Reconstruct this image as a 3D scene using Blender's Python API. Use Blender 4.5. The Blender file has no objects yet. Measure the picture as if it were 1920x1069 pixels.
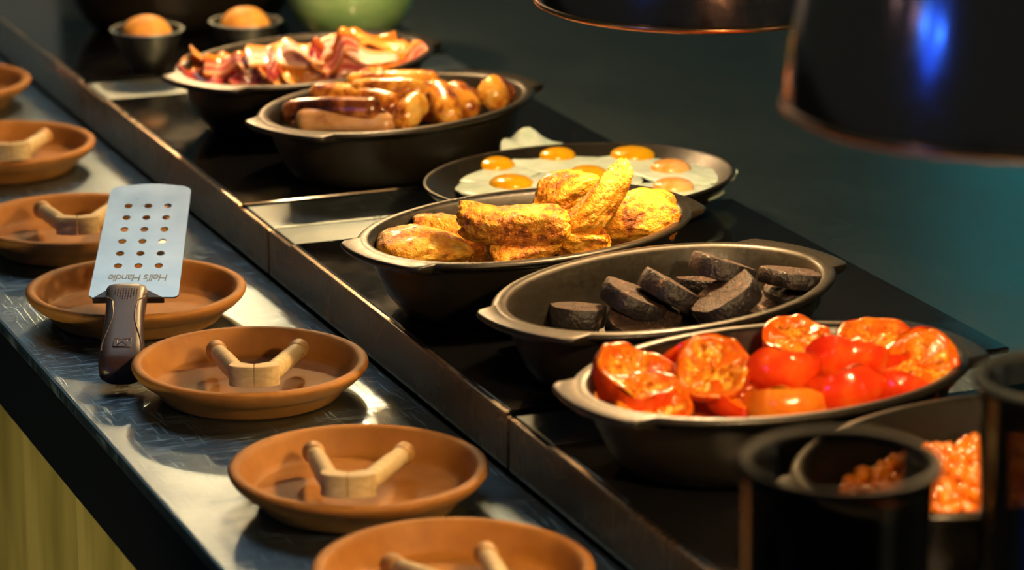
import bpy, bmesh, math, random
from mathutils import Vector, Matrix, Euler, noise

scene = bpy.context.scene
COL = scene.collection
PI = math.pi
R = math.radians

# ------------------------------------------------------------------ camera, world, lights
YAW, PITCH = R(22.026), R(16.053)
cam_d = bpy.data.cameras.new('camera')
cam = bpy.data.objects.new('camera', cam_d)
COL.objects.link(cam)
cam.location = (0, 0, .86)
cam.rotation_euler = Euler((PI / 2 - PITCH, 0, -YAW), 'XYZ')
cam_d.sensor_width = 36
cam_d.lens = 36 * 6200 / 1920
cam_d.clip_start = .02
cam_d.dof.use_dof = True
cam_d.dof.focus_distance = 2.85
cam_d.dof.aperture_fstop = 5.2
scene.camera = cam

world = bpy.data.worlds.new('dim_room')
scene.world = world
world.use_nodes = True
world.node_tree.nodes['Background'].inputs[0].default_value = (.50, .72, .62, 1)
world.node_tree.nodes['Background'].inputs[1].default_value = .033

def lamp(name, kind, loc, energy, color, size=.1, target=None, spot=None):
    l = bpy.data.lights.new(name, kind)
    l.energy = energy
    l.color = color
    if kind == 'AREA':
        l.shape = 'DISK'
        l.size = size
    else:
        l.shadow_soft_size = size
    if spot:
        l.spot_size = R(spot)
        l.spot_blend = .5
    o = bpy.data.objects.new(name, l)
    COL.objects.link(o)
    o.location = loc
    if target:
        o.rotation_euler = (Vector(target) - Vector(loc)).to_track_quat('-Z', 'Y').to_euler()
    return o

# blue, white and teal lights of the room, plus added unseen cool and warm fills
lamp('cool_fill_light', 'AREA', (1.1, 4.4, 2.1), 10, (.82, .95, 1), .8, (.5, 5.3, .5))  # added unseen light, brightens the far wall and the spatula blade
lamp('warm_fill_light', 'POINT', (-1.6, 1.2, 1.9), 4, (1, .85, .6), .12)  # added unseen warm light behind the camera, for the cladding
lamp('cladding_fill_spot', 'SPOT', (-.9, 2.3, -.75), 46, (1, .82, .35), .08, (.70, 2.62, -.50), 44)  # added unseen spot that lifts the cladding boards under the shelf
lamp('blue_accent_light', 'POINT', (-2.6, .35, 1.0), 9, (.02, .14, 1), .028)
lamp('blue_accent_light', 'POINT', (-2.9, .9, 1.06), 8, (.03, .20, 1), .028)
lamp('blue_wash_light', 'POINT', (-2.7, .6, .9), 13, (.01, .08, 1), .30)
lamp('small_white_spot', 'POINT', (-2.75, 1.3, 1.05), .5, (1, .85, .9), .012)
lamp('small_white_spot', 'POINT', (-2.3, 2.0, 1.05), .4, (1, .85, .9), .012)
lamp('warm_side_fill', 'POINT', (2.6, -.9, 1.0), 9, (1, .72, .5), .35)  # added unseen light, warms the lamp shades and gives the dish fronts sheen
lamp('teal_accent_light', 'POINT', (3.65, 5.6, .92), 5.0, (.04, .50, .56), .42)

vs = scene.view_settings
vs.view_transform = 'Standard'
vs.look = 'None'
vs.gamma = 1
vs.use_curve_mapping = False
vs.exposure = 0

# ------------------------------------------------------------------ materials
def srgb(r, g, b):
    f = lambda c: (c / 255 / 12.92) if c / 255 <= .04045 else ((c / 255 + .055) / 1.055) ** 2.4
    return (f(r), f(g), f(b), 1)

class Mt:
    def __init__(s, name):
        s.m = bpy.data.materials.new(name)
        s.m.use_nodes = True
        s.nt = s.m.node_tree
        s.b = s.nt.nodes['Principled BSDF']
        s.co = s.nt.nodes.new('ShaderNodeTexCoord')
        s.ob = s.co.outputs['Object']
    def n(s, t, **kw):
        nd = s.nt.nodes.new(t)
        for k, v in kw.items():
            if k in ('operation', 'blend_type', 'data_type', 'feature', 'attribute_name', 'vector_type'):
                setattr(nd, k, v)
            else:
                nd.inputs[k.replace('_', ' ')].default_value = v
        return nd
    def individual(s):
        inf = s.nt.nodes.new('ShaderNodeObjectInfo')
        ad = s.nt.nodes.new('ShaderNodeVectorMath')
        ml = s.nt.nodes.new('ShaderNodeVectorMath')
        ml.operation = 'SCALE'
        ml.inputs[0].default_value = (3.1, 5.7, 4.3)
        s.nt.links.new(inf.outputs['Random'], ml.inputs['Scale'])
        s.nt.links.new(s.co.outputs['Object'], ad.inputs[0])
        s.nt.links.new(ml.outputs[0], ad.inputs[1])
        s.ob = ad.outputs[0]
        return s
    def l(s, a, b):
        s.nt.links.new(a, b)
    def set(s, **kw):
        for k, v in kw.items():
            s.b.inputs[k.replace('_', ' ')].default_value = v
        return s
    def vec(s, scale=(1, 1, 1), rot=(0, 0, 0), src='Object'):
        m = s.n('ShaderNodeMapping')
        m.inputs['Scale'].default_value = scale
        m.inputs['Rotation'].default_value = rot
        s.l(s.co.outputs[src], m.inputs[0])
        return m.outputs[0]
    def noise(s, scale, detail=4, rough=.55, vec=None, dist=0):
        nd = s.n('ShaderNodeTexNoise')
        nd.inputs['Scale'].default_value = scale
        nd.inputs['Detail'].default_value = detail
        nd.inputs['Roughness'].default_value = rough
        nd.inputs['Distortion'].default_value = dist
        s.l(vec if vec is not None else s.ob, nd.inputs['Vector'])
        return nd.outputs['Fac']
    def ramp(s, fac, stops):
        r = s.n('ShaderNodeValToRGB')
        e = r.color_ramp.elements
        while len(e) > 2:
            e.remove(e[-1])
        for i, (p, c) in enumerate(stops):
            if i > 1:
                e.new(p)
            e[i].position = p
            e[i].color = c if len(c) == 4 else (*c, 1)
        s.l(fac, r.inputs[0])
        return r.outputs[0]
    def mix(s, fac, a, b, mode='MIX'):
        m = s.n('ShaderNodeMix', data_type='RGBA', blend_type=mode)
        for v, i in ((fac, 0), (a, 6), (b, 7)):
            if hasattr(v, 'links'):
                s.l(v, m.inputs[i])
            else:
                m.inputs[i].default_value = v
        return m.outputs[2]
    def math(s, op, a, b=0.):
        m = s.n('ShaderNodeMath', operation=op)
        for v, i in ((a, 0), (b, 1)):
            if hasattr(v, 'links'):
                s.l(v, m.inputs[i])
            else:
                m.inputs[i].default_value = v
        return m.outputs[0]
    def color(s, c):
        s.l(c, s.b.inputs['Base Color'])
        return s
    def rough(s, c):
        s.l(c, s.b.inputs['Roughness'])
        return s
    def bump(s, h, strength=.3, dist=.001):
        b = s.n('ShaderNodeBump')
        b.inputs['Strength'].default_value = strength
        b.inputs['Distance'].default_value = dist
        s.l(h, b.inputs['Height'])
        s.l(b.outputs[0], s.b.inputs['Normal'])
        return s

def plain(name, c, rough=.5, metal=0, **kw):
    t = Mt(name)
    t.set(Base_Color=(*c[:3], 1), Roughness=rough, Metallic=metal, **kw)
    return t.m

def steel(name, c=(.5, .52, .53), lo=.22, hi=.42, bump=.12, sa=1.):
    t = Mt(name)
    t.set(Metallic=1)
    brushed = t.noise(60, 3, .6, t.vec((1.5, 14, 4), (0, 0, R(8))))
    s1 = t.noise(26, 2, .5, t.vec((1, 16, 1), (0, 0, R(37))), .3)
    s2 = t.noise(22, 2, .5, t.vec((1, 18, 1), (0, 0, R(-24))), .4)
    s3 = t.noise(20, 2, .5, t.vec((18, 1, 1), (0, 0, R(12))), .5)
    sc = t.math('MAXIMUM', t.math('MAXIMUM', s1, s2), s3)
    sc = t.ramp(sc, [(.62, (0, 0, 0, 1)), (.70, (sa, sa, sa, 1))])
    blot = t.noise(7, 4, .6)
    r = t.math('ADD', t.math('MULTIPLY', blot, hi - lo), lo)
    r = t.math('ADD', r, t.math('MULTIPLY', sc, .2))
    t.rough(r)
    col = t.mix(t.math('MULTIPLY', blot, .5), (*c, 1), (c[0] * .72, c[1] * .72, c[2] * .72, 1))
    t.color(t.mix(t.math('MULTIPLY', sc, .45), col, (min(1, c[0] * 2), min(1, c[1] * 1.9), min(1, c[2] * 1.8), 1)))
    h = t.math('ADD', t.math('MULTIPLY', brushed, .35), sc)
    t.bump(h, bump, .002)
    return t.m

M = {}
M['steel'] = steel('brushed_steel', (.24, .345, .44), .20, .42, .22)
M['steel_bar'] = steel('scratched_steel_bar', (.22, .27, .28), .34, .50, .2)
M['steel_back'] = steel('dull_back_counter_steel', (.27, .34, .31), .26, .36, .10, .22)
M['steel_panel'] = steel('polished_steel_panel', (.52, .40, .28), .2, .34, .02, .1)
M['fascia'] = plain('dark_blue_fascia', (.0035, .006, .011), .5, 0, Specular_IOR_Level=.15)
t = Mt('olive_cladding')
t.color(t.ramp(t.noise(5, 3, .5, t.vec((1, 3, .6))), [(.3, (.22, .175, .035, 1)), (.65, (.50, .41, .12, 1))]))
t.set(Roughness=.6)
M['cladding'] = t.m

t = Mt('black_ceramic_glass')
t.set(Base_Color=(.004, .004, .0045, 1), IOR=1.5, Specular_IOR_Level=.5)
sm = t.noise(9, 4, .6)
t.rough(t.ramp(sm, [(.35, (.05, .05, .05, 1)), (.75, (.22, .22, .22, 1))]))
M['glass_top'] = t.m

t = Mt('dark_glazed_stoneware').individual()
nz = t.noise(22, 4, .6)
fine = t.noise(260, 2, .5)
t.color(t.ramp(nz, [(.3, (.0055, .0048, .0028, 1)), (.7, (.011, .0092, .0052, 1))]))
t.rough(t.ramp(fine, [(.3, (.32, .32, .32, 1)), (.7, (.48, .48, .48, 1))]))
t.set(Specular_IOR_Level=.5)
t.bump(fine, .12, .0006)
M['stoneware'] = t.m

t = Mt('terracotta').individual()
big = t.noise(16, 4, .6)
fine = t.noise(420, 3, .6)
c = t.ramp(big, [(.3, (.30, .115, .016, 1)), (.55, (.40, .170, .028, 1)), (.75, (.48, .22, .050, 1))])
st = t.ramp(t.noise(30, 3, .7), [(.62, (0, 0, 0, 1)), (.75, (1, 1, 1, 1))])
c = t.mix(t.math('MULTIPLY', st, .15), c, (.28, .10, .015, 1))
t.color(c)
t.set(Roughness=.62, Specular_IOR_Level=.35)
t.bump(fine, .25, .0004)
M['terracotta'] = t.m

t = Mt('pale_wood').individual()
g = t.noise(30, 4, .6, t.vec((1, 9, 9)))
e = t.noise(60, 3)
c = t.ramp(g, [(.3, (.50, .36, .15, 1)), (.7, (.70, .56, .30, 1))])
t.color(c)
t.set(Roughness=.5, Specular_IOR_Level=.4)
t.bump(e, .12, .0004)
M['wood'] = t.m
t = Mt('stained_wood_tip')
t.color(t.ramp(t.noise(40, 3), [(.3, (.42, .21, .05, 1)), (.7, (.58, .34, .11, 1))]))
t.set(Roughness=.5)
M['wood_tip'] = t.m

t = Mt('spatula_steel')
t.set(Metallic=1)
b1 = t.noise(50, 3, .6, t.vec((16, 1, 1)))
b2 = t.noise(14, 4, .6)
t.color(t.ramp(b2, [(.3, (.44, .49, .50, 1)), (.7, (.60, .64, .63, 1))]))
t.rough(t.ramp(b2, [(.3, (.26, .26, .26, 1)), (.7, (.34, .34, .34, 1))]))
t.bump(b1, .06, .0004)
M['blade'] = t.m
M['engraving'] = plain('dark_engraving', (.27, .29, .28), .6, .6)
t = Mt('brown_plastic')
f = t.noise(900, 2)
t.set(Base_Color=(.040, .022, .022, 1), Roughness=.36)
t.bump(f, .2, .0003)
M['handle'] = t.m
M['handle_line'] = plain('brown_plastic_edge', (.075, .048, .045), .25)
M['ferrule'] = plain('dark_ferrule', (.03, .016, .012), .4)

t = Mt('roast_potato_crust').individual()
a = t.noise(38, 6, .7)
b = t.noise(170, 4, .7)
mixf = t.math('ADD', t.math('MULTIPLY', a, .62), t.math('MULTIPLY', b, .38))
c = t.ramp(mixf, [(.37, (.09, .022, .003, 1)), (.43, (.42, .11, .006, 1)), (.49, (.70, .28, .010, 1)), (.57, (.80, .42, .024, 1)), (.66, (.88, .62, .18, 1))])
t.color(c)
t.rough(t.ramp(b, [(.3, (.28, .28, .28, 1)), (.7, (.55, .55, .55, 1))]))
t.set(Coat_Weight=.25, Coat_Roughness=.2)
t.bump(t.math('ADD', b, t.math('MULTIPLY', a, 1.5)), 1.0, .0035)
M['potato'] = t.m

def pudding_mat(name, c0, c1, bmp, sc, rg):
    t = Mt(name).individual()
    a = t.noise(sc, 4, .7)
    b = t.noise(sc * 4, 3, .6)
    c = t.ramp(a, [(.32, c0), (.62, c1), (.74, (.30, .17, .09, 1))])
    t.color(c)
    t.set(Roughness=rg)
    t.bump(t.math('ADD', a, b), bmp, .002)
    return t.m
M['pud_skin'] = pudding_mat('black_pudding_skin', (.007, .006, .007, 1), (.026, .021, .022, 1), .6, 70, .40)
M['pud_crumb'] = pudding_mat('black_pudding_crumb', (.010, .0045, .003, 1), (.050, .021, .012, 1), 1.0, 120, .5)

t = Mt('tomato_skin').individual()
a = t.noise(26, 3, .6)
c = t.ramp(a, [(.3, (.62, .018, .004, 1)), (.52, (.80, .055, .006, 1)), (.72, (.88, .17, .012, 1))])
t.color(c)
t.set(Roughness=.16, Subsurface_Weight=.15, Subsurface_Radius=(.008, .002, .001), Subsurface_Scale=.5, Coat_Weight=.3, Coat_Roughness=.08)
t.bump(t.noise(60, 3), .22, .0012)
M['tom_skin'] = t.m
t = Mt('yellow_tomato_skin').individual()
a = t.noise(26, 3, .6)
c = t.ramp(a, [(.3, (.80, .13, .008, 1)), (.6, (.86, .30, .02, 1))])
t.color(c)
t.set(Roughness=.2, Subsurface_Weight=.15, Subsurface_Radius=(.008, .003, .001), Subsurface_Scale=.5)
t.bump(t.noise(60, 3), .25, .0012)
M['tom_skin_y'] = t.m
t = Mt('tomato_flesh').individual()
at_ = t.n('ShaderNodeAttribute')
at_.attribute_name = 'chamber'
a = t.noise(55, 4, .65)
b = t.noise(190, 3, .6)
wall = t.ramp(a, [(.3, (.80, .07, .003, 1)), (.55, (.92, .22, .008, 1)), (.72, (.95, .46, .04, 1))])
seed = t.ramp(b, [(.34, (.30, .05, .003, 1)), (.44, (.80, .20, .008, 1)), (.54, (.94, .46, .03, 1)), (.68, (.95, .68, .12, 1))])
t.color(t.mix(at_.outputs['Fac'], wall, seed))
t.set(Roughness=.2, Coat_Weight=.4, Coat_Roughness=.1, Subsurface_Weight=.1, Subsurface_Radius=(.008, .003, .001), Subsurface_Scale=.5)
t.bump(t.math('ADD', a, b), .6, .0022)
M['tom_flesh'] = t.m
M['tom_juice'] = plain('tomato_juice', (.30, .055, .006), .08)

t = Mt('browned_sausage').individual()
a = t.noise(28, 4, .6)
b = t.noise(110, 3, .6)
c = t.ramp(t.math('ADD', t.math('MULTIPLY', a, .65), t.math('MULTIPLY', b, .35)),
           [(.34, (.10, .018, .006, 1)), (.44, (.42, .12, .014, 1)), (.53, (.76, .34, .035, 1)), (.66, (.88, .56, .14, 1))])
t.color(c)
t.set(Roughness=.22, Coat_Weight=.4, Coat_Roughness=.12)
t.bump(b, .7, .003)
M['sausage'] = t.m
t = Mt('pale_sausage').individual()
a = t.noise(28, 4, .6, t.vec((.6, 2, 2)))
b = t.noise(110, 3, .6)
t.color(t.ramp(a, [(.32, (.40, .16, .05, 1)), (.5, (.62, .33, .13, 1)), (.7, (.72, .46, .26, 1))]))
t.set(Roughness=.26, Coat_Weight=.3)
t.bump(b, .35, .0018)
M['sausage_pale'] = t.m
t = Mt('dark_sausage').individual()
a = t.noise(30, 4, .6)
t.color(t.ramp(a, [(.4, (.045, .010, .005, 1)), (.55, (.20, .05, .012, 1)), (.7, (.62, .24, .06, 1))]))
t.set(Roughness=.2, Coat_Weight=.5, Coat_Roughness=.1)
t.bump(t.noise(110, 3), .35, .0018)
M['sausage_dark'] = t.m

def bacon_mat(name, lean, fat, edge):
    t = Mt(name)
    uv = t.n('ShaderNodeUVMap')
    sp = t.n('ShaderNodeSeparateXYZ')
    t.l(uv.outputs[0], sp.inputs[0])
    nz = t.noise(40, 3, .6)
    v = t.math('ADD', sp.outputs[1], t.math('MULTIPLY', t.math('SUBTRACT', nz, .5), .5))
    c = t.ramp(v, [(.0, edge), (.16, fat), (.3, lean), (.52, fat), (.62, lean), (.88, edge)])
    t.color(c)
    t.set(Roughness=.24, Coat_Weight=.4, Coat_Roughness=.12, Subsurface_Weight=.1, Subsurface_Radius=(.006, .002, .002), Subsurface_Scale=.4)
    t.bump(t.noise(90, 3), .4, .0018)
    return t.m
M['bacon_a'] = bacon_mat('pink_bacon', (.50, .030, .035, 1), (.80, .42, .28, 1), (.74, .26, .03, 1))
M['bacon_b'] = bacon_mat('golden_bacon', (.70, .22, .03, 1), (.80, .45, .12, 1), (.62, .20, .015, 1))
M['bacon_c'] = bacon_mat('pale_bacon', (.80, .40, .36, 1), (.88, .70, .62, 1), (.80, .36, .10, 1))
M['bacon_d'] = bacon_mat('dark_red_bacon', (.24, .008, .022, 1), (.50, .10, .08, 1), (.45, .10, .02, 1))

t = Mt('fried_egg_white').individual()
a = t.noise(40, 3, .6)
t.color(t.ramp(a, [(.3, (.56, .76, .66, 1)), (.65, (.72, .88, .84, 1))]))
t.set(Roughness=.22, Subsurface_Weight=.2, Subsurface_Radius=(.006, .006, .004), Subsurface_Scale=.5)
t.bump(t.noise(90, 3), .3, .0015)
M['egg_white'] = t.m
t = Mt('egg_yolk')
a = t.noise(50, 3, .6)
t.color(t.ramp(a, [(.3, (.70, .33, .003, 1)), (.7, (.80, .45, .008, 1))]))
t.set(Roughness=.18, Subsurface_Weight=.2, Subsurface_Radius=(.006, .003, .001), Subsurface_Scale=.5)
M['yolk'] = t.m
t = Mt('veiled_egg_yolk')
a = t.noise(60, 3, .6)
t.color(t.ramp(a, [(.35, (.74, .30, .03, 1)), (.65, (.82, .52, .22, 1))]))
t.set(Roughness=.2)
M['yolk_veil'] = t.m

t = Mt('dark_copper_shade')
nz = t.noise(160, 2, .5)
t.set(Base_Color=(.46, .30, .28, 1), Metallic=1)
t.rough(t.ramp(nz, [(.3, (.12, .12, .12, 1)), (.7, (.17, .17, .17, 1))]))
M['shade'] = t.m
M['shade_in'] = plain('white_shade_lining', (.75, .6, .4), .5)
M['copper'] = plain('copper_rim', (.86, .42, .20), .22, 1)
t = Mt('glowing_bulb')
t.set(Base_Color=(1, .8, .5, 1), Emission_Color=(1, .72, .38, 1), Emission_Strength=5)
M['bulb'] = t.m
M['cord'] = plain('black_cord', (.01, .01, .01), .5)

def smoky(name, tint, gloss=.06):
    m = bpy.data.materials.new(name)
    m.use_nodes = True
    nt = m.node_tree
    nt.nodes.clear()
    out = nt.nodes.new('ShaderNodeOutputMaterial')
    tr = nt.nodes.new('ShaderNodeBsdfTransparent')
    tr.inputs[0].default_value = (*tint, 1)
    gl = nt.nodes.new('ShaderNodeBsdfGlossy')
    gl.inputs['Roughness'].default_value = gloss
    fr = nt.nodes.new('ShaderNodeFresnel')
    fr.inputs[0].default_value = 1.5
    mx = nt.nodes.new('ShaderNodeMixShader')
    nt.links.new(fr.outputs[0], mx.inputs[0])
    nt.links.new(tr.outputs[0], mx.inputs[1])
    nt.links.new(gl.outputs[0], mx.inputs[2])
    nt.links.new(mx.outputs[0], out.inputs[0])
    return m
M['smoky'] = smoky('smoky_glass', (.16, .16, .145))
M['smoky_rim'] = plain('thick_glass_rim', (.005, .0065, .0075), .6, 0, Specular_IOR_Level=.04)

t = Mt('green_glaze')
a = t.noise(12, 4, .6, t.vec((1, 1, 3)))
t.color(t.ramp(a, [(.3, (.20, .42, .14, 1)), (.7, (.42, .66, .30, 1))]))
t.set(Roughness=.15, Coat_Weight=.5)
M['green'] = t.m
M['bowl_metal'] = plain('dark_bowl_metal', (.10, .095, .085), .25, .8)
t = Mt('orange_mound')
t.color(t.ramp(t.noise(60, 4), [(.3, (.72, .27, .025, 1)), (.7, (.85, .42, .07, 1))]))
t.set(Roughness=.6)
t.bump(t.noise(200, 3), .4, .001)
M['mound'] = t.m
t = Mt('baked_bean')
t.color(t.ramp(t.noise(60, 3), [(.3, (.48, .09, .003, 1)), (.7, (.68, .22, .010, 1))]))
t.set(Roughness=.12, Coat_Weight=.5)
M['bean'] = t.m
M['bean_sauce'] = plain('bean_sauce', (.55, .12, .008), .12)
M['wall'] = plain('grey_wall', (.85, .80, .64), .7)
M['floor'] = plain('dark_floor', (.05, .045, .035), .6)

# ------------------------------------------------------------------ helpers
def mesh_obj(name, verts, faces, mat, parent=None, smooth=True, loc=None, rot=None):
    me = bpy.data.meshes.new(name)
    me.from_pydata([tuple(v) for v in verts], [], faces)
    me.update()
    if smooth:
        me.polygons.foreach_set('use_smooth', [True] * len(me.polygons))
    me.materials.append(mat)
    o = bpy.data.objects.new(name, me)
    COL.objects.link(o)
    if parent:
        o.parent = parent
    if loc is not None:
        o.location = loc
    if rot is not None:
        o.rotation_euler = rot
    return o

def tag(o, label=None, cat=None, group=None, kind=None):
    if label: o['label'] = label
    if cat: o['category'] = cat
    if group: o['group'] = group
    if kind: o['kind'] = kind
    return o

def empty(name, loc=(0, 0, 0), rotz=0, label=None, cat=None, group=None):
    o = bpy.data.objects.new(name, None)
    o.empty_display_size = .03
    COL.objects.link(o)
    o.location = loc
    o.rotation_euler = (0, 0, rotz)
    return tag(o, label, cat, group)

def copy_tree(o, parent=None):
    c = o.copy()
    COL.objects.link(c)
    if parent: c.parent = parent
    for ch in list(o.children):
        if ch is not c: copy_tree(ch, c)
    return c

def bevel(o, w, seg=2):
    m = o.modifiers.new('bevel', 'BEVEL')
    m.width = w
    m.segments = seg
    m.limit_method = 'ANGLE'
    m.angle_limit = R(40)
    return o

def box(name, x0, x1, y0, y1, z0, z1, mat, parent=None, bw=.001):
    c = ((x0 + x1) / 2, (y0 + y1) / 2, (z0 + z1) / 2)
    v = [(sx * (x1 - x0) / 2, sy * (y1 - y0) / 2, sz * (z1 - z0) / 2) for sx in (-1, 1) for sy in (-1, 1) for sz in (-1, 1)]
    f = [(0, 1, 3, 2), (4, 6, 7, 5), (0, 4, 5, 1), (2, 3, 7, 6), (0, 2, 6, 4), (1, 5, 7, 3)]
    o = mesh_obj(name, v, f, mat, parent, False, c)
    if bw:
        bevel(o, bw, 2)
    return o

def loft(name, rings, mat, parent=None, close=True, cap0=False, cap1=False, smooth=True):
    n = len(rings[0])
    v = [p for r in rings for p in r]
    f = []
    for i in range(len(rings) - 1):
        for j in range(n if close else n - 1):
            k = (j + 1) % n
            f.append((i * n + j, i * n + k, (i + 1) * n + k, (i + 1) * n + j))
    if cap0: f.append(tuple(reversed(range(n))))
    if cap1: f.append(tuple((len(rings) - 1) * n + j for j in range(n)))
    return mesh_obj(name, v, f, mat, parent, smooth)

def lathe(name, prof, mat, parent=None, n=64, ax=1., ay=1., cap0=False, cap1=False):
    rings = [[(r * ax * math.cos(2 * PI * j / n), r * ay * math.sin(2 * PI * j / n), z) for j in range(n)] for r, z in prof]
    return loft(name, rings, mat, parent, True, cap0, cap1)

def tube(name, pts, rads, mat, parent=None, n=14):
    pts = [Vector(p) for p in pts]
    rings = []
    up = Vector((0, 0, 1))
    for i, p in enumerate(pts):
        d = (pts[min(i + 1, len(pts) - 1)] - pts[max(i - 1, 0)]).normalized()
        a = d.cross(up)
        if a.length < .1: a = d.cross(Vector((1, 0, 0)))
        a.normalize()
        b = a.cross(d)
        rings.append([p + (a * math.cos(2 * PI * j / n) + b * math.sin(2 * PI * j / n)) * rads[i] for j in range(n)])
    return loft(name, rings, mat, parent, True, True, True)

# picture-free basis of the buffet: along the view's right, away and up
RT = Vector((.927, -.375, 0))
FW = Vector((.375, .927, 0))
UP = Vector((0, 0, 1))
def dirv(r, f, u):
    return (RT * r + FW * f + UP * u).normalized()
def face_to(o, n, spin=0):
    q = Vector((0, 0, 1)).rotation_difference(n)
    o.rotation_mode = 'XYZ'
    o.rotation_euler = (q.to_matrix() @ Matrix.Rotation(spin, 3, 'Z')).to_euler()

# ------------------------------------------------------------------ setting
tag(box('floor', -5, 9, -4, 12, -1.02, -.92, M['floor'], None, 0), kind='structure')
tag(box('wall_far', .35, 1.33, 5.3, 5.4, .037, 2.6, M['wall'], None, 0), kind='structure')

# front counter
fc = empty('steel_counter', (.78, 2.6, -.9), 0, 'scratched brushed-steel serving shelf under the row of terracotta saucers', 'counter')
def child_box(name, par, x0, x1, y0, y1, z0, z1, mat, bw=.001):
    o = box(name, x0, x1, y0, y1, z0, z1, mat, par, bw)
    o.location = o.location - Vector(par.location)
    return o
child_box('worktop', fc, .646, .9175, 1.2, 4.6, -.012, 0, M['steel'], .003)
child_box('edge_fascia', fc, .648, .668, 1.2, 4.6, -.0875, -.0125, M['fascia'], .002)
for i in range(17):
    child_box('cladding_board', fc, .70, .715, 1.2 + i * .2, 1.397 + i * .2, -.9, -.0125, M['cladding'], .002)

bc = tag(box('rear_counter', .93, 4.2, 1.0, 7.0, -.02, .036, M['steel_back'], None, .002),
         'dull grey-green steel counter surface behind the hotplates', 'counter')
box_base = tag(box('counter_base', .74, 4.1, 1.25, 6.9, -.92, -.022, M['fascia'], None, 0), 'dark base cabinet carrying the steel counters', 'cabinet')

# hotplates
def unit(y0, y1, bars, glass, label, gx=1.371):
    u = empty('warming_hotplate', (1.14, (y0 + y1) / 2, .037), 0, label, 'hotplate', 'hotplates in a row')
    child_box('front_panel', u, .919, .924, y0, y1, .0005, .045, M['steel_panel'], .0012)
    child_box('housing', u, .926, 1.35, y0 + .002, y1 - .002, .0365, .0435, M['fascia'], .0005)
    for b0, b1 in bars:
        child_box('end_bar', u, .9245, gx - .004, b0, b1, .038, .0462, M['steel_bar'], .0012)
    child_box('glass_plate', u, .9225, gx, glass[0], glass[1], .0440, .049, M['glass_top'], .0012)
    child_box('edge_trim', u, .9175, .9222, glass[0], glass[1], .0452, .0485, M['steel_panel'], .0008)
    return u
unit(3.567, 4.35, [], (3.57, 4.345), 'farthest hotplate, black glass under the two small orange-topped bowls', 1.36)
unit(2.889, 3.563, [(3.469, 3.562), (2.89, 2.974)], (2.976, 3.467), 'hotplate with black glass under the sausage and bacon dishes', 1.359)
unit(2.282, 2.885, [(2.818, 2.884)], (2.284, 2.816), 'middle hotplate, black glass under the potato and black pudding dishes')
unit(1.58, 2.278, [(2.197, 2.277)], (1.582, 2.195), 'nearest hotplate, black glass under the tomato and baked bean dishes')
ZG = .049

# ------------------------------------------------------------------ oval dishes
AO, BO = .166, .1105
def make_dish():
    e = empty('oval_dish')
    prof = [(.0, .0, 0), (.100, .060, 0), (.116, .073, .001), (.126, .081, .006), (.136, .089, .018), (.146, .0965, .038), (.151, .1005, .054),
            (.153, .1020, .0585), (.159, .1065, .0595), (.1635, .1095, .0615), (AO, .1105, .0640), (.1640, .1095, .0660), (.160, .1075, .0668), (.155, .1035, .0668),
            (.1525, .1015, .0658), (.1505, .0995, .0630), (.147, .0965, .050), (.139, .090, .028), (.128, .081, .014), (.114, .070, .0085), (.09, .05, .008), (0, 0, .008)]
    n = 96
    rings = []
    for a, b, z in prof:
        rings.append([(max(a, 1e-5) * math.cos(2 * PI * j / n), max(b, 1e-5) * math.sin(2 * PI * j / n), z) for j in range(n)])
    loft('bowl', rings, M['stoneware'], e)
    for s in (-1, 1):
        m = 24
        ou, iu, ol, il, om = [], [], [], [], []
        for i in range(m + 1):
            t = -1 + 2 * i / m
            y = .055 * t
            xo = .162 + .0125 * (1 - t * t)
            xi = .157 * math.sqrt(1 - (y / .105) ** 2)
            if abs(t) > .93:
                xo -= .004 * (abs(t) - .93) / .07
            ou.append((s * xo - s * .0015, y, .0662)); om.append((s * xo, y, .0635)); ol.append((s * xo - s * .003, y, .0600))
            iu.append((s * xi, y, .0668)); il.append((s * (xi - .003), y, .0560))
        rings = [list(r) for r in zip(iu, ou, om, ol, il)]
        o = loft('lug_handle', rings, M['stoneware'], e, True, True, True)
        bevel(o, .0012, 2)
    return e
dish0 = make_dish()
used = [False]
def dish(cx, cy, rot, label):
    d = dish0 if not used[0] else copy_tree(dish0)
    used[0] = True
    d.location = (cx, cy, ZG)
    d.rotation_euler = (0, 0, R(rot))
    return tag(d, label, 'dish', 'dark oval oven dishes')
dish(1.055, 2.573, 16.3, 'dark oval stoneware dish holding roast potatoes')
dish(1.086, 2.349, 20.9, 'dark oval stoneware dish holding black pudding slices')
dish(1.068, 2.116, 8.2, 'dark oval stoneware dish holding roasted tomato halves')
dish(1.115, 3.063, 25.3, 'dark oval stoneware dish holding browned sausages')
dish(1.095, 3.296, 27.2, 'dark oval stoneware dish holding bacon rashers')
dish(1.125, 1.890, 18, 'dark oval stoneware dish holding baked beans, nearest and mostly hidden')
dish(1.125, 3.845, 14, 'dark oval dish at the far end behind two small bowls')

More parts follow.
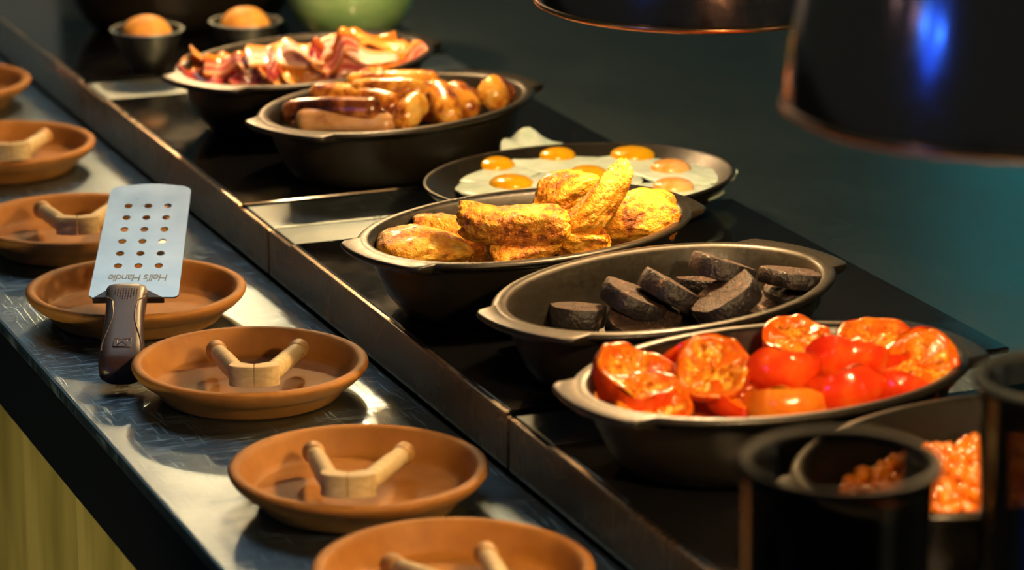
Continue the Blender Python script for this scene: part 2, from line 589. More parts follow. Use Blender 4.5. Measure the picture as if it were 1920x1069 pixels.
# ------------------------------------------------------------------ saucers
def make_saucer():
    prof = [(0, 0), (.066, 0), (.0745, .0005), (.0765, .003), (.0845, .0160), (.0868, .0182), (.0875, .0190), (.0905, .0196), (.0925, .0215), (.0970, .0270),
            (.0990, .0310), (.0997, .0335), (.0993, .0357), (.0975, .0372), (.0950, .0376), (.0922, .0371), (.0905, .0355), (.0885, .0310), (.0830, .0170),
            (.0805, .0122), (.0785, .0108), (.0755, .0104), (.0735, .0094), (.070, .0092), (0, .0092)]
    prof = [(r, z * .80) for r, z in prof]
    return lathe('terracotta_saucer', prof, M['terracotta'], None, 96)
sau0 = make_saucer()
for i, ((x, y, _z), rz, lab) in enumerate([
        ((0.7925, 2.5469, 0.0290), 0, 'terracotta saucer overlapped by the brown spatula handle, third from the front'),
        ((0.7873, 2.2589, 0.0290), 1.1, 'terracotta saucer between the front saucer and the one beside the spatula handle'),
        ((0.7773, 2.0311, 0.0290), 2.3, 'nearest terracotta saucer, cut off by the bottom of the picture'),
        ((0.7646, 2.7994, 0.0290), 3.0, 'terracotta saucer holding the perforated spatula'),
        ((0.7740, 3.0553, 0.0290), 4.1, 'terracotta saucer directly behind the spatula blade'),
        ((0.7847, 3.3956, 0.0290), 5.2, 'blurred terracotta saucer at the left edge, second from the back'),
        ((0.7953, 3.7204, 0.0290), .7, 'farthest terracotta saucer, only its right end in view')]):
    o = sau0 if i == 0 else sau0.copy()
    if i: COL.objects.link(o)
    o.location = (x, y, 0.0002)
    o.rotation_euler = (0, 0, rz)
    tag(o, lab, 'saucer', 'terracotta saucers in a row')

# ------------------------------------------------------------------ wooden tongs
def make_tongs():
    e = empty('wooden_tongs')
    h = .017
    for s in (-1, 1):
        # half of the D-shaped joint block
        pts = [(.0003, .0)]
        for k in range(11):
            a = k / 10 * PI / 2
            pts.append((.0003 + .0205 * math.sin(a), .013 - .0135 * math.cos(a)))
        pts += [(.0195, .021), (.0105, .0225), (.004, .0165), (.0003, .0155)]
        pts = [(s * x, y) for x, y in pts]
        if s < 0: pts.reverse()
        rings = [[(x, y, z) for x, y in pts] for z in (-h / 2, h / 2)]
        o = loft('joint_half', rings, M['wood'], e, True, True, True, False)
        bevel(o, .0008, 2)
        # arm with a knob end
        p0 = Vector((s * .0130, .013, 0))
        p1 = Vector((s * .0365, .128, 0))
        P_, r_ = [], []
        prof = [(0, .0075), (.05, .0082), (.3, .0082), (.6, .0080), (.76, .0073), (.82, .0074), (.87, .0081), (.92, .0090), (.955, .0090), (.98, .0076), (.994, .0050), (1, .0018)]
        for t_, rr in prof:
            P_.append(p0.lerp(p1, t_)); r_.append(rr)
        a = tube('arm', P_[:6], r_[:6], M['wood'], e, 18)
        k = tube('knob', P_[5:], r_[5:], M['wood_tip'], a, 18)
    return e
tong0 = make_tongs()
def tongs(i, B, Mm, label):
    B, Mm = Vector(B), Vector(Mm)
    e = tong0 if i == 0 else copy_tree(tong0)
    y = (Mm - B).normalized()
    x = y.cross(UP).normalized()
    z = x.cross(y)
    m = Matrix((x, y, z)).transposed()
    e.rotation_euler = m.to_euler()
    e.location = B
    tag(e, label, 'tongs', 'wooden tongs resting in saucers')
tongs(0, (0.7701, 2.4659, 0.0405), (0.8316, 2.6429, 0.0195), 'pale wooden tongs in the saucer beside the spatula handle')
tongs(1, (0.7520, 2.1845, 0.0405), (0.8233, 2.3472, 0.0195), 'pale wooden tongs in the saucer just behind the front one')
tongs(2, (0.7706, 1.9385, 0.0405), (0.7789, 2.0942, 0.0195), 'wooden tongs in the nearest saucer, only two knob-ended arms in view')
tongs(3, (0.7590, 2.9828, 0.0405), (0.8067, 3.1619, 0.0195), 'wooden tongs partly hidden behind the spatula blade')
tongs(4, (0.7713, 3.2986, 0.0405), (0.8182, 3.4891, 0.0195), 'blurred wooden tongs in the saucer at the left edge')

# ------------------------------------------------------------------ spatula
E_ = Vector((0.6936, 2.5961, 0.0150))
T_ = Vector((0.8129, 2.9080, 0.0940))
sp = empty('perforated_spatula', (0, 0, 0), 0, 'perforated steel spatula with brown plastic handle lying across a saucer', 'spatula')
yv = (T_ - E_).normalized()
xv = yv.cross(UP).normalized()
zv = xv.cross(yv)
sp.rotation_euler = Matrix((xv, yv, zv)).transposed().to_euler()
sp.location = E_
LT = (T_ - E_).length
# blade with real holes
def make_blade():
    y0, y1, w0, w1, cr = .128, LT, .0395, .0375, .012
    nx, ny = 61, 150
    bm = bmesh.new()
    outline = []
    for k in range(9):
        a = PI / 2 * k / 8
        outline.append((w1 - cr + cr * math.cos(a), y1 - .004 - cr + cr * math.sin(a)))
    for k in range(1, 8):
        t = k / 8
        outline.append(((w1 - cr) * (1 - 2 * t), y1 - .004 + .004 * math.sin(PI * t)))
    for k in range(9):
        a = PI / 2 * (1 + k / 8)
        outline.append((-w1 + cr + cr * math.cos(a), y1 - .004 - cr + cr * math.sin(a)))
    outline += [(-w0, y0 + .004), (-w0 + .003, y0), (w0 - .003, y0), (w0, y0 + .004)]
    ov = [bm.verts.new((x, y, 0)) for x, y in outline]
    oe = [bm.edges.new((ov[i], ov[(i + 1) % len(ov)])) for i in range(len(ov))]
    edges = list(oe)
    hr = .0037
    for r in range(6):
        for c in range(3):
            cx, cy = (c - 1) * .0182 , .185 + r * .0228
            hv = [bm.verts.new((cx + hr * math.cos(2 * PI * k / 16), cy + hr * 1.25 * math.sin(2 * PI * k / 16), 0)) for k in range(16)]
            edges += [bm.edges.new((hv[i], hv[(i + 1) % 16])) for i in range(16)]
    bmesh.ops.triangle_fill(bm, use_beauty=True, use_dissolve=False, edges=edges)
    # drop faces inside holes
    kill = []
    for f in bm.faces:
        m = f.calc_center_median()
        for r in range(6):
            for c in range(3):
                cx, cy = (c - 1) * .0182, .185 + r * .0228
                if ((m.x - cx) / hr) ** 2 + ((m.y - cy) / (hr * 1.25)) ** 2 < .9 and all(((v.co.x - cx) / hr) ** 2 + ((v.co.y - cy) / (hr * 1.25)) ** 2 < 1.05 for v in f.verts):
                    kill.append(f)
    bmesh.ops.delete(bm, geom=list(set(kill)), context='FACES_ONLY')
    ret = bmesh.ops.extrude_face_region(bm, geom=bm.faces[:])
    for g in ret['geom']:
        if isinstance(g, bmesh.types.BMVert): g.co.z += .0014
    bmesh.ops.recalc_face_normals(bm, faces=bm.faces[:])
    me = bpy.data.meshes.new('blade')
    bm.to_mesh(me)
    bm.free()
    me.materials.append(M['blade'])
    o = bpy.data.objects.new('blade', me)
    COL.objects.link(o)
    o.parent = sp
    return o
blade = make_blade()
# engraved script, reads from the tip side
cu = bpy.data.curves.new('maker_script', 'FONT')
cu.body = "Hell's Handle"
cu.align_x = 'CENTER'
cu.size = .0092
cu.space_character = .86
cu.shear = .12
cu.extrude = .00008
to = bpy.data.objects.new('maker_script_tmp', cu)
COL.objects.link(to)
dg = bpy.context.evaluated_depsgraph_get()
me = bpy.data.meshes.new_from_object(to.evaluated_get(dg))
bpy.data.objects.remove(to)
me.materials.clear()
me.materials.append(M['engraving'])
ms = bpy.data.objects.new('engraved_script', me)
COL.objects.link(ms)
ms.parent = blade
ms.location = (.0015, .1685, .00145)
ms.rotation_euler = (0, 0, PI)
ms.scale = (1.28, 1.9, 1)
# ferrule
v = [(x - .006, y, z) for x, y, z in [(-.0185, .137, -.003), (.0185, .137, -.003), (.034, .124, -.003), (-.030, .124, -.003), (-.0185, .137, .004), (.0185, .137, .004), (.034, .124, .003), (-.030, .124, .003)]]
f = [(3, 2, 1, 0), (4, 5, 6, 7), (0, 1, 5, 4), (1, 2, 6, 5), (2, 3, 7, 6), (3, 0, 4, 7)]
bevel(mesh_obj('ferrule', v, f, M['ferrule'], sp, False), .001, 2)
# handle
rings = []
for y, w, th, zc in [(-.004, .004, .004, -.002), (-.002, .012, .008, -.002), (.003, .0165, .0105, -.001), (.012, .0178, .0115, 0), (.03, .0172, .0115, .001), (.055, .0160, .0105, .002),
                     (.08, .0152, .0098, .003), (.10, .0152, .0095, .003), (.118, .0160, .0092, .003), (.130, .0166, .0088, .003), (.1355, .0158, .0078, .003), (.1385, .0135, .0055, .003)]:
    ring = []
    for k in range(32):
        a = 2 * PI * k / 32
        c, s_ = math.cos(a), math.sin(a)
        ring.append((w * 1.12 * math.copysign(abs(c) ** .55, c) - .0060 * y / .135, y, zc + th * math.copysign(abs(s_) ** .6, s_)))
    rings.append(list(reversed(ring)))
handle = loft('handle', rings, M['handle'], sp, True, True, True)
HP = [(-.004, .004, .002), (.003, .0165, .0095), (.012, .0178, .0115), (.03, .0172, .0125), (.055, .0160, .0125), (.08, .0152, .0128), (.10, .0152, .0125), (.118, .0160, .0122), (.130, .0166, .0118), (.1355, .0158, .0108)]
def top(x, y):
    for (y0, w0, t0), (y1, w1, t1) in zip(HP, HP[1:]):
        if y0 <= y <= y1:
            k = (y - y0) / (y1 - y0)
            w, tp = (w0 + (w1 - w0) * k) * 1.12, t0 + (t1 - t0) * k
            q = min(.999, abs(x + .006 * y / .135) / w)
            zc = .002
            return zc + (tp - zc) * (1 - q ** 3.64) ** .3
    return .011
for s in (-1, 1):
    pts = []
    for k in range(29):
        t = k / 28
        y = .022 + .094 * t
        if t < .62:
            xx = .0172 - .0078 * math.sin(PI / 2 * t / .62) ** 2
        elif t < .84:
            xx = .0094 + .0012 * math.sin(PI / 2 * (t - .62) / .22) ** 2
        else:
            xx = .0106 + .0058 * math.sin(PI / 2 * (t - .84) / .16) ** 2
        x = s * xx - .006 * y / .135
        pts.append((x, y, top(x, y) + .0001))
    tube('grip_line', pts, [.0007] * 29, M['handle_line'], handle, 6)
dv, df = [], []
for k in range(9):
    for j in range(7):
        if j < abs(k - 4) - 1: continue
        x, y = (k - 4) * .0023 - .005, .106 + j * .0030
        z = top(x, y) - .0001
        b0 = len(dv)
        dv += [(x - .0006, y - .0008, z), (x + .0006, y - .0008, z), (x + .0006, y + .0008, z), (x - .0006, y + .0008, z), (x, y, z + .0009)]
        df += [(b0, b0 + 1, b0 + 4), (b0 + 1, b0 + 2, b0 + 4), (b0 + 2, b0 + 3, b0 + 4), (b0 + 3, b0, b0 + 4)]
tag(mesh_obj('grip_texture', dv, df, M['handle_line'], handle, False), kind='stuff')
emb = empty('emblem', (-.001, .030, top(-.001, .030)))
emb.parent = handle
def emb_tube(pts):
    return tube('emblem_stroke', [(x, y, 0) for x, y in pts], [.00055] * len(pts), M['handle_line'], emb, 6)
emb_tube([(-.0072, -.0065), (-.0072, .0065), (.0072, .0065), (.0072, -.0065), (-.0072, -.0065)])
emb_tube([(-.0042, .004), (-.0042, -.004), (0, .002), (.0042, -.004), (.0042, .004)])

# ------------------------------------------------------------------ roast potatoes
def chunk(name, seed, L, W, H, mat, sq=.62, taper=0., bend=0., amp=.10, sub=4, cuts=0):
    bm = bmesh.new()
    bmesh.ops.create_icosphere(bm, subdivisions=sub, radius=1)
    off = Vector((seed * 3.17, seed * 1.31, seed * 2.53))
    rnd = random.Random(int(seed * 100))
    planes = [(Vector(n), 1.) for n in ((1, 0, 0), (-1, 0, 0), (0, 1, 0), (0, -1, 0), (0, 0, 1), (0, 0, -1))]
    for k in range(cuts):
        planes.append((Vector((rnd.uniform(-1, 1), rnd.uniform(-1, 1), rnd.uniform(-.8, 1))).normalized(), rnd.uniform(.84, 1.05)))
    for v_ in bm.verts:
        p = v_.co.normalized()
        if cuts:
            q = p * sum(max(0, p.dot(n)) ** 8 / h ** 8 for n, h in planes) ** (-1 / 8)
            q *= 1 + amp * .8 * noise.noise(p * 1.2 + off) + amp * .45 * noise.noise(p * 3.6 + off) - amp * .35 * abs(noise.noise(p * 8 + off)) + amp * .16 * noise.noise(p * 19 + off)
        else:
            q = Vector([math.copysign(abs(c) ** sq, c) for c in p])
            q *= 1 + amp * noise.noise(p * 1.3 + off) * 1.4 + amp * .55 * noise.noise(p * 3.4 + off) + amp * .22 * noise.noise(p * 9 + off)
        k = 1 - taper * q.x
        x, y, z = q.x * L / 2, q.y * W / 2 * k, q.z * H / 2 * k
        z += bend * (q.x ** 2 - .4) * L
        v_.co = (x, y, z)
    me = bpy.data.meshes.new(name)
    bm.to_mesh(me)
    bm.free()
    me.polygons.foreach_set('use_smooth', [True] * len(me.polygons))
    me.materials.append(mat)
    o = bpy.data.objects.new(name, me)
    COL.objects.link(o)
    return o
POT = [
    ((0.9650, 2.5822, 0.0990), .090, .052, .036, 6, 0, -14, .25, 0, 'roast potato wedge at the left front of its dish'),
    ((1.0034, 2.6333, 0.1000), .058, .042, .030, -8, 0, -10, .1, 0, 'small roast potato piece behind the left front wedge'),
    ((1.0292, 2.5416, 0.1260), .096, .046, .034, -2, -2, -4, 0, .10, 'long brown-sided roast potato lying across the top of the pile'),
    ((1.1070, 2.6104, 0.1280), .066, .042, .040, 14, -22, -20, .1, 0, 'smooth golden roast potato leaning behind the upright one'),
    ((1.1061, 2.5283, 0.1430), .086, .034, .030, 10, -52, 25, .26, .05, 'roast potato standing upright with a pointed browned tip'),
    ((1.1507, 2.5497, 0.1200), .070, .044, .040, 4, 8, -30, .20, 0, 'broad roast potato piece at the right end of the dish'),
    ((1.0360, 2.5302, 0.1040), .062, .036, .028, 12, -6, -22, .1, 0, 'low crusty roast potato in the middle of the front rim'),
    ((1.0878, 2.5387, 0.1070), .056, .038, .026, -8, 4, -12, .15, 0, 'flat roast potato piece below the upright one'),
    ((1.0192, 2.5838, 0.0920), .034, .034, .034, 30, 0, 0, 0, 0, 'shaded roast potato chunk under the long brown one'),
    ((1.0970, 2.6416, 0.0840), .080, .060, .036, 20, 0, 0, 0, 0, 'roast potato buried in the middle of the pile'),
    ((1.1590, 2.6463, 0.0840), .060, .050, .036, -20, 0, 0, 0, 0, 'roast potato buried below the broad right piece'),
]
for i, (c, L, W, H, phi, pit, rol, tp, bd, lab) in enumerate(POT):
    o = chunk('roast_potato', i + 4.7, L, W, H, M['potato'], .60, tp, bd, .17, 5, 7)
    o.location = c
    o.rotation_euler = (Matrix.Rotation(R(-22 + phi), 3, 'Z') @ Matrix.Rotation(R(pit), 3, 'Y') @ Matrix.Rotation(R(-rol), 3, 'X')).to_euler()
    tag(o, lab, 'potato', 'roast potatoes in the oval dish')

# ------------------------------------------------------------------ black pudding
def slice_(i, c, nrm, r, th, lab, arc=360, spin=0):
    e = empty('pudding_slice', c, 0, lab, 'black pudding', 'black pudding slices in the oval dish')
    face_to(e, dirv(*nrm), spin)
    n = 48
    off = Vector((i * 2.1, i * 1.7, 5))
    def rad(a):
        return r * (1 + .15 * noise.noise(Vector((math.cos(a) * 1.4, math.sin(a) * 1.4, 0)) + off) + .06 * noise.noise(Vector((math.cos(a) * 5, math.sin(a) * 5, 0)) + off))
    def pt(a, k, z):
        rr = rad(a) * k
        x, y = rr * math.cos(a), rr * math.sin(a)
        if arc < 360:
            lim = r * (arc / 180 - 1)
            x = max(x, -lim + r * .06 * noise.noise(Vector((y * 200, 0, i))))
        return (x, y, z)
    A = [2 * PI * j / n for j in range(n)]
    loft('casing', [[pt(a, k, z * th) for a in A] for k, z in ((.965, -.5), (1, -.40), (1.015, 0), (1, .40), (.965, .5))], M['pud_skin'], e)
    for s in (-1, 1):
        rings = []
        for k in (.965, .8, .6, .4, .2, .001):
            ring = []
            for a in A:
                x, y, z = pt(a, k, 0)
                z = s * (th * .5 + (.0016 * noise.noise(Vector((x * 160, y * 160, i * 3 + s))) + .0008 * noise.noise(Vector((x * 420, y * 420, i)))) * (k < .96))
                ring.append((x, y, z))
            rings.append(ring if s > 0 else list(reversed(ring)))
        loft('filling', rings, M['pud_crumb'], e)
    return e
PUD = [
    ((1.1470, 2.3742, 0.1160), (.30, .22, .93), .0275, .017, 'topmost black pudding slice resting high on the back of the pile'),
    ((1.2087, 2.3593, 0.1060), (.12, .16, .98), .0285, .013, 'thin black pudding slice lying flat at the right end of the dish'),
    ((1.1040, 2.3794, 0.1000), (.50, .18, .85), .0275, .017, 'black pudding slice leaning down to the right in mid dish'),
    ((1.1340, 2.3363, 0.1020), (-.52, -.10, .85), .0290, .017, 'black pudding slice leaning up to the right, brown face lit'),
    ((1.0732, 2.3836, 0.0940), (.42, .05, .90), .0285, .016, 'black pudding slice behind the front centre one, chipped at its left'),
    ((1.0307, 2.4011, 0.0820), (.06, .12, .98), .0235, .016, 'black pudding piece left of centre near the front rim'),
    ((1.0734, 2.3676, 0.0810), (.18, -.42, .89), .0300, .014, 'broad black pudding slice at the front centre facing the viewer'),
    ((1.0045, 2.4323, 0.0800), (-.2, -.2, .9), .0110, .015, 'small broken black pudding crumb at the far left'),
    ((1.2139, 2.3766, 0.0860), (-.10, -.12, .98), .0235, .017, 'greyish black pudding slice under the thin right one'),
    ((1.1833, 2.3706, 0.0780), (.05, -.2, .97), .0210, .015, 'black pudding slice low against the right front rim'),
    ((1.1652, 2.4426, 0.0820), (.0, .1, .99), .0260, .017, 'shaded black pudding slice under the topmost one'),
    ((1.1340, 2.3782, 0.0740), (-.1, -.3, .95), .0200, .014, 'small black pudding piece low at the front right of centre'),
    ((1.0286, 2.4153, 0.0700), (.1, .0, .99), .0240, .012, 'black pudding slice lying flat at the left front bottom'),
]
for i, (c, nm, r, th, lab) in enumerate(PUD):
    slice_(i, c, nm, r, th, lab, 360, i * 1.3)

# ------------------------------------------------------------------ tomatoes
def tomato(i, c, nrm, r, lab, skin='tom_skin', depth=.86, wr=1.):
    e = empty('tomato_half', c, 0, lab, 'tomato', 'roasted tomato halves in the oval dish')
    face_to(e, dirv(*nrm), i * .9)
    n = 84
    off = Vector((i * 3.3, 7.7, i * 1.9))
    def wob(a, ph):
        d = Vector((math.cos(a) * math.cos(ph), math.sin(a) * math.cos(ph), math.sin(ph)))
        return 1 + wr * (.10 * noise.noise(d * 1.5 + off) + .035 * noise.noise(d * 4 + off))
    def rimz(a):
        return wr * r * (.26 * noise.noise(Vector((math.cos(a) * 1.3, math.sin(a) * 1.3, 3)) + off))
    A = [2 * PI * j / n for j in range(n)]
    rings = []
    for k in range(13):
        ph = -PI / 2 + (PI / 2 + .18) * k / 12
        ph = max(ph, -PI / 2 + .002)
        w = max(0, (ph + .6) / .8) if ph > -.6 else 0
        rings.append([(r * wob(a, ph) * math.cos(ph) * math.cos(a), r * wob(a, ph) * math.cos(ph) * math.sin(a), r * depth * math.sin(ph) * wob(a, ph) + w * rimz(a)) for a in A])
    loft('skin', rings, M[skin], e)
    last = rings[-1]
    nch = 5 + i % 3
    verts, cham = [], []
    ks = [1., .97, .93, .88, .83, .78, .73, .68, .62, .56, .50, .44, .38, .32, .26, .20, .14, .08, .002]
    for k in ks:
        for j, a in enumerate(A):
            lx, ly, lz = last[j]
            seg = .45 * math.cos(nch * a + i + 2.6 * noise.noise(Vector((lx * k * 45, ly * k * 45, i * 5)))) + 1.5 * noise.noise(Vector((lx * k * 75, ly * k * 75, i * 2)))
            ch = max(0, min(1, (.84 - k + .1 * noise.noise(Vector((math.cos(a) * 2, math.sin(a) * 2, i)))) / .12)) * max(0, min(1, (seg + .35) / .35))
            z = lz * k ** .6 + r * (.05 * (1 - ((k - .9) / .1) ** 2) if k > .8 else 0) - r * .12 * ch - r * .04 * (1 - k)
            z += r * .16 * ch * noise.noise(Vector((lx * k * 190, ly * k * 190, i))) + r * .12 * k * noise.noise(Vector((lx * k * 60, ly * k * 60, i + 9)))
            verts.append((lx * k * .985, ly * k * .985, z))
            cham.append(ch)
    faces = []
    for a in range(len(ks) - 1):
        for j in range(n):
            k2 = (j + 1) % n
            faces.append((a * n + j, a * n + k2, (a + 1) * n + k2, (a + 1) * n + j))
    fl = mesh_obj('flesh', verts, faces, M['tom_flesh'], e)
    at_ = fl.data.attributes.new('chamber', 'FLOAT', 'POINT')
    at_.data.foreach_set('value', cham)
    return e
TOM = [
    ((0.9699, 2.1469, 0.1120), (.30, -.30, .90), .0345, 'roasted tomato half with a glistening cut top at the left end', 'tom_skin', .95),
    ((1.0226, 2.1265, 0.1180), (-.14, -.72, .68), .0290, 'tomato half showing its seedy cut face, left of centre', 'tom_skin', .8),
    ((1.0372, 2.1930, 0.1080), (-.30, .55, .78), .0260, 'tomato half showing orange skin behind the seedy left one', 'tom_skin', .8),
    ((1.0709, 2.1076, 0.1170), (.05, .55, .83), .0300, 'red-skinned tomato half in mid dish with bright highlights', 'tom_skin', .8),
    ((1.1113, 2.1685, 0.1180), (.10, -.35, .93), .0260, 'tomato half with a curled rim at the back of the dish', 'tom_skin', .8),
    ((1.1286, 2.1154, 0.1180), (.08, .50, .86), .0330, 'big smooth red tomato half right of centre', 'tom_skin', .9),
    ((1.1575, 2.1241, 0.1240), (.05, -.10, .99), .0320, 'shrivelled tomato half at the back right, cut side up', 'tom_skin', .8),
    ((1.1757, 2.0864, 0.1150), (-.16, -.66, .74), .0300, 'tomato half with a round seedy cut face at the right end', 'tom_skin', .42),
    ((1.1110, 2.0808, 0.1030), (-.10, .62, .78), .0320, 'red tomato half skin side forward at the front rim, right of centre', 'tom_skin', .8),
    ((1.1500, 2.0681, 0.1000), (.10, .70, .72), .0280, 'red tomato half with a white highlight below the right cut face', 'tom_skin', .6),
    ((1.0664, 2.0913, 0.0940), (.05, .50, .86), .0340, 'yellow-orange tomato half skin side forward at the front rim', 'tom_skin_y', .8),
    ((1.0402, 2.1192, 0.0980), (.20, -.12, .97), .0280, 'flattened tomato half with glossy rim in the front middle', 'tom_skin', .7),
    ((0.9717, 2.1225, 0.0970), (.10, -.55, .82), .0300, 'tomato half with dark seeds at the left front rim', 'tom_skin_y', .7),
    ((0.9411, 2.1631, 0.0960), (-.2, .2, .95), .0200, 'small tomato piece wedged at the far left of its dish', 'tom_skin_y', .8),
    ((1.2036, 2.1588, 0.1080), (.2, -.2, .95), .0210, 'small tomato piece at the back right rim', 'tom_skin', .8),
    ((1.1486, 2.1765, 0.0820), (0, 0, 1), .0300, 'tomato half buried in the middle of its dish', 'tom_skin', .6),
    ((1.1795, 2.1646, 0.0840), (0, 0, 1), .0300, 'tomato half buried under the right cut face', 'tom_skin', .6),
]
for i, (c, nm, r, lab, sk, dp) in enumerate(TOM):
    tomato(i, c, nm, r, lab, sk, dp)
jr = lathe('tomato_juice', [(.0001, .003), (.5, .003), (.97, .003), (1, .002), (.97, 0), (.0001, 0)], M['tom_juice'], None, 48, .138, .088)
jr.location = (1.068, 2.116, ZG + .030)
jr.rotation_euler = (0, 0, R(8.2))
tag(jr, 'orange-brown juice pooled under the roasted tomatoes', 'juice')

# ------------------------------------------------------------------ sausages
def sausage(i, a, b, r, mat, lab, sag=.0035):
    a, b = Vector(a), Vector(b)
    c = (a + b) / 2
    e = None
    d = (b - a)
    side = d.cross(UP).normalized()
    pts, rad = [], []
    N = 22
    for k in range(N + 1):
        t = k / N
        endk = min(t, 1 - t) * d.length / (r * .9)
        rr = r * math.sqrt(max(0, 1 - (1 - min(1, endk)) ** 2)) if endk < 1 else r
        rr = max(rr, .0016) * (1 + .08 * noise.noise(Vector((t * 4, i * 3.1, 1))))
        p = a.lerp(b, t) - c + side * sag * 4 * (t * (1 - t)) * (1 if i % 2 else -1) + UP * .004 * 4 * t * (1 - t)
        p += Vector((noise.noise(Vector((t * 3, i, 0))), noise.noise(Vector((t * 3, i, 5))), 0)) * .0025
        pts.append(p); rad.append(rr)
    o = tube('sausage', pts, [q * 1.12 for q in rad], M[mat], None, 22)
    o.location = c
    for s, j in ((-1, 0), (1, -1)):
        dd = (pts[0] - pts[1]).normalized() if s < 0 else (pts[-1] - pts[-2]).normalized()
        p0 = pts[j]
        tube('twisted_end', [p0 - dd * .002, p0 + dd * .002, p0 + dd * .0045], [.0024, .0020, .0011], M['sausage_dark'], o, 8)
    return tag(o, lab, 'sausage', 'browned sausages in the oval dish')
SAU = [
    ((1.0065, 3.0678, 0.1020), (1.0954, 3.0164, 0.1010), .0112, 'sausage_pale', 'pale pinkish sausage lying along the front rim at the left'),
    ((1.0047, 3.0998, 0.1040), (1.0833, 3.0229, 0.1170), .0115, 'sausage_dark', 'dark browned sausage behind the pale front one'),
    ((1.0328, 3.1020, 0.1160), (1.1114, 3.0348, 0.1120), .0150, 'sausage', 'plump golden sausage on the left half of the pile'),
    ((1.0810, 3.1254, 0.1220), (1.1704, 3.0876, 0.1240), .0110, 'sausage', 'golden sausage lying along the back of the pile'),
    ((1.0670, 3.0737, 0.1240), (1.1377, 3.0408, 0.1260), .0120, 'sausage', 'golden sausage just in front of the rearmost one'),
    ((1.1311, 3.0355, 0.1200), (1.1012, 3.0091, 0.1010), .0125, 'sausage', 'short sausage pointing at the viewer, leftmost of four in a row'),
    ((1.1537, 3.0650, 0.1240), (1.1496, 3.0095, 0.1010), .0130, 'sausage', 'sausage pointing at the viewer, second of four in a row'),
    ((1.1781, 3.0743, 0.1200), (1.1879, 3.0340, 0.1000), .0125, 'sausage', 'sausage pointing at the viewer, third of four in a row'),
    ((1.2160, 3.0816, 0.1220), (1.2179, 3.0569, 0.0980), .0135, 'sausage', 'sausage with knotted dark ends at the right of the pile'),
    ((1.2210, 3.0838, 0.1200), (1.2423, 3.0767, 0.1040), .0110, 'sausage_dark', 'small dark-tipped sausage crossing the right end of the pile'),
    ((1.2548, 3.1016, 0.0920), (1.2751, 3.1148, 0.0920), .0090, 'sausage', 'sausage end peeking over the right front rim'),
    ((1.0500, 3.1174, 0.0840), (1.1397, 3.1093, 0.0840), .0130, 'sausage_pale', 'sausage buried under the left half of the pile'),
    ((1.1170, 3.1429, 0.0900), (1.1977, 3.1073, 0.0850), .0140, 'sausage', 'sausage buried under the middle of the pile'),
    ((1.1574, 3.1571, 0.0920), (1.2313, 3.1326, 0.0880), .0140, 'sausage', 'sausage buried at the back of the pile'),
]
for i, s_ in enumerate(SAU):
    sausage(i, *s_)

# ------------------------------------------------------------------ bacon
def rasher(i, c, phi, pit, rol, L, W, amp, waves, mat, lab, group='bacon rashers in the oval dish'):
    rnd = random.Random(i * 7 + 1)
    ph, ph2 = rnd.uniform(0, 6), rnd.uniform(0, 6)
    nu, nv = 36, 8
    v_, uv = [], []
    for a in range(nu + 1):
        u = a / nu
        x = (u - .5) * L
        z = amp * math.sin(2 * PI * waves * u + ph)
        sy = .3 * W * math.sin(2 * PI * u * .8 + ph2)
        ww = W * (1 - .35 * abs(2 * u - 1) ** 4) * (1 + .12 * math.sin(9 * u + ph))
        for b in range(nv + 1):
            w = b / nv - .5
            v_.append((x + .15 * amp * math.cos(2 * PI * waves * u + ph), w * ww + sy, z + amp * .7 * math.sin(2.2 * w + 5 * u + ph2) + .0014 * noise.noise(Vector((u * 9, w * 6, i)))))
            uv.append((u, b / nv))
    f_ = [(a * (nv + 1) + b, (a + 1) * (nv + 1) + b, (a + 1) * (nv + 1) + b + 1, a * (nv + 1) + b + 1) for a in range(nu) for b in range(nv)]
    o = mesh_obj('bacon_rasher', v_, f_, M[mat])
    ul = o.data.uv_layers.new(name='UVMap')
    for lp in o.data.loops:
        ul.data[lp.index].uv = uv[lp.vertex_index]
    sd = o.modifiers.new('thickness', 'SOLIDIFY')
    sd.thickness = .0034
    o.location = c
    o.rotation_euler = (Matrix.Rotation(R(-22 + phi), 3, 'Z') @ Matrix.Rotation(R(pit), 3, 'Y') @ Matrix.Rotation(R(rol), 3, 'X')).to_euler()
    return tag(o, lab, 'bacon', group)
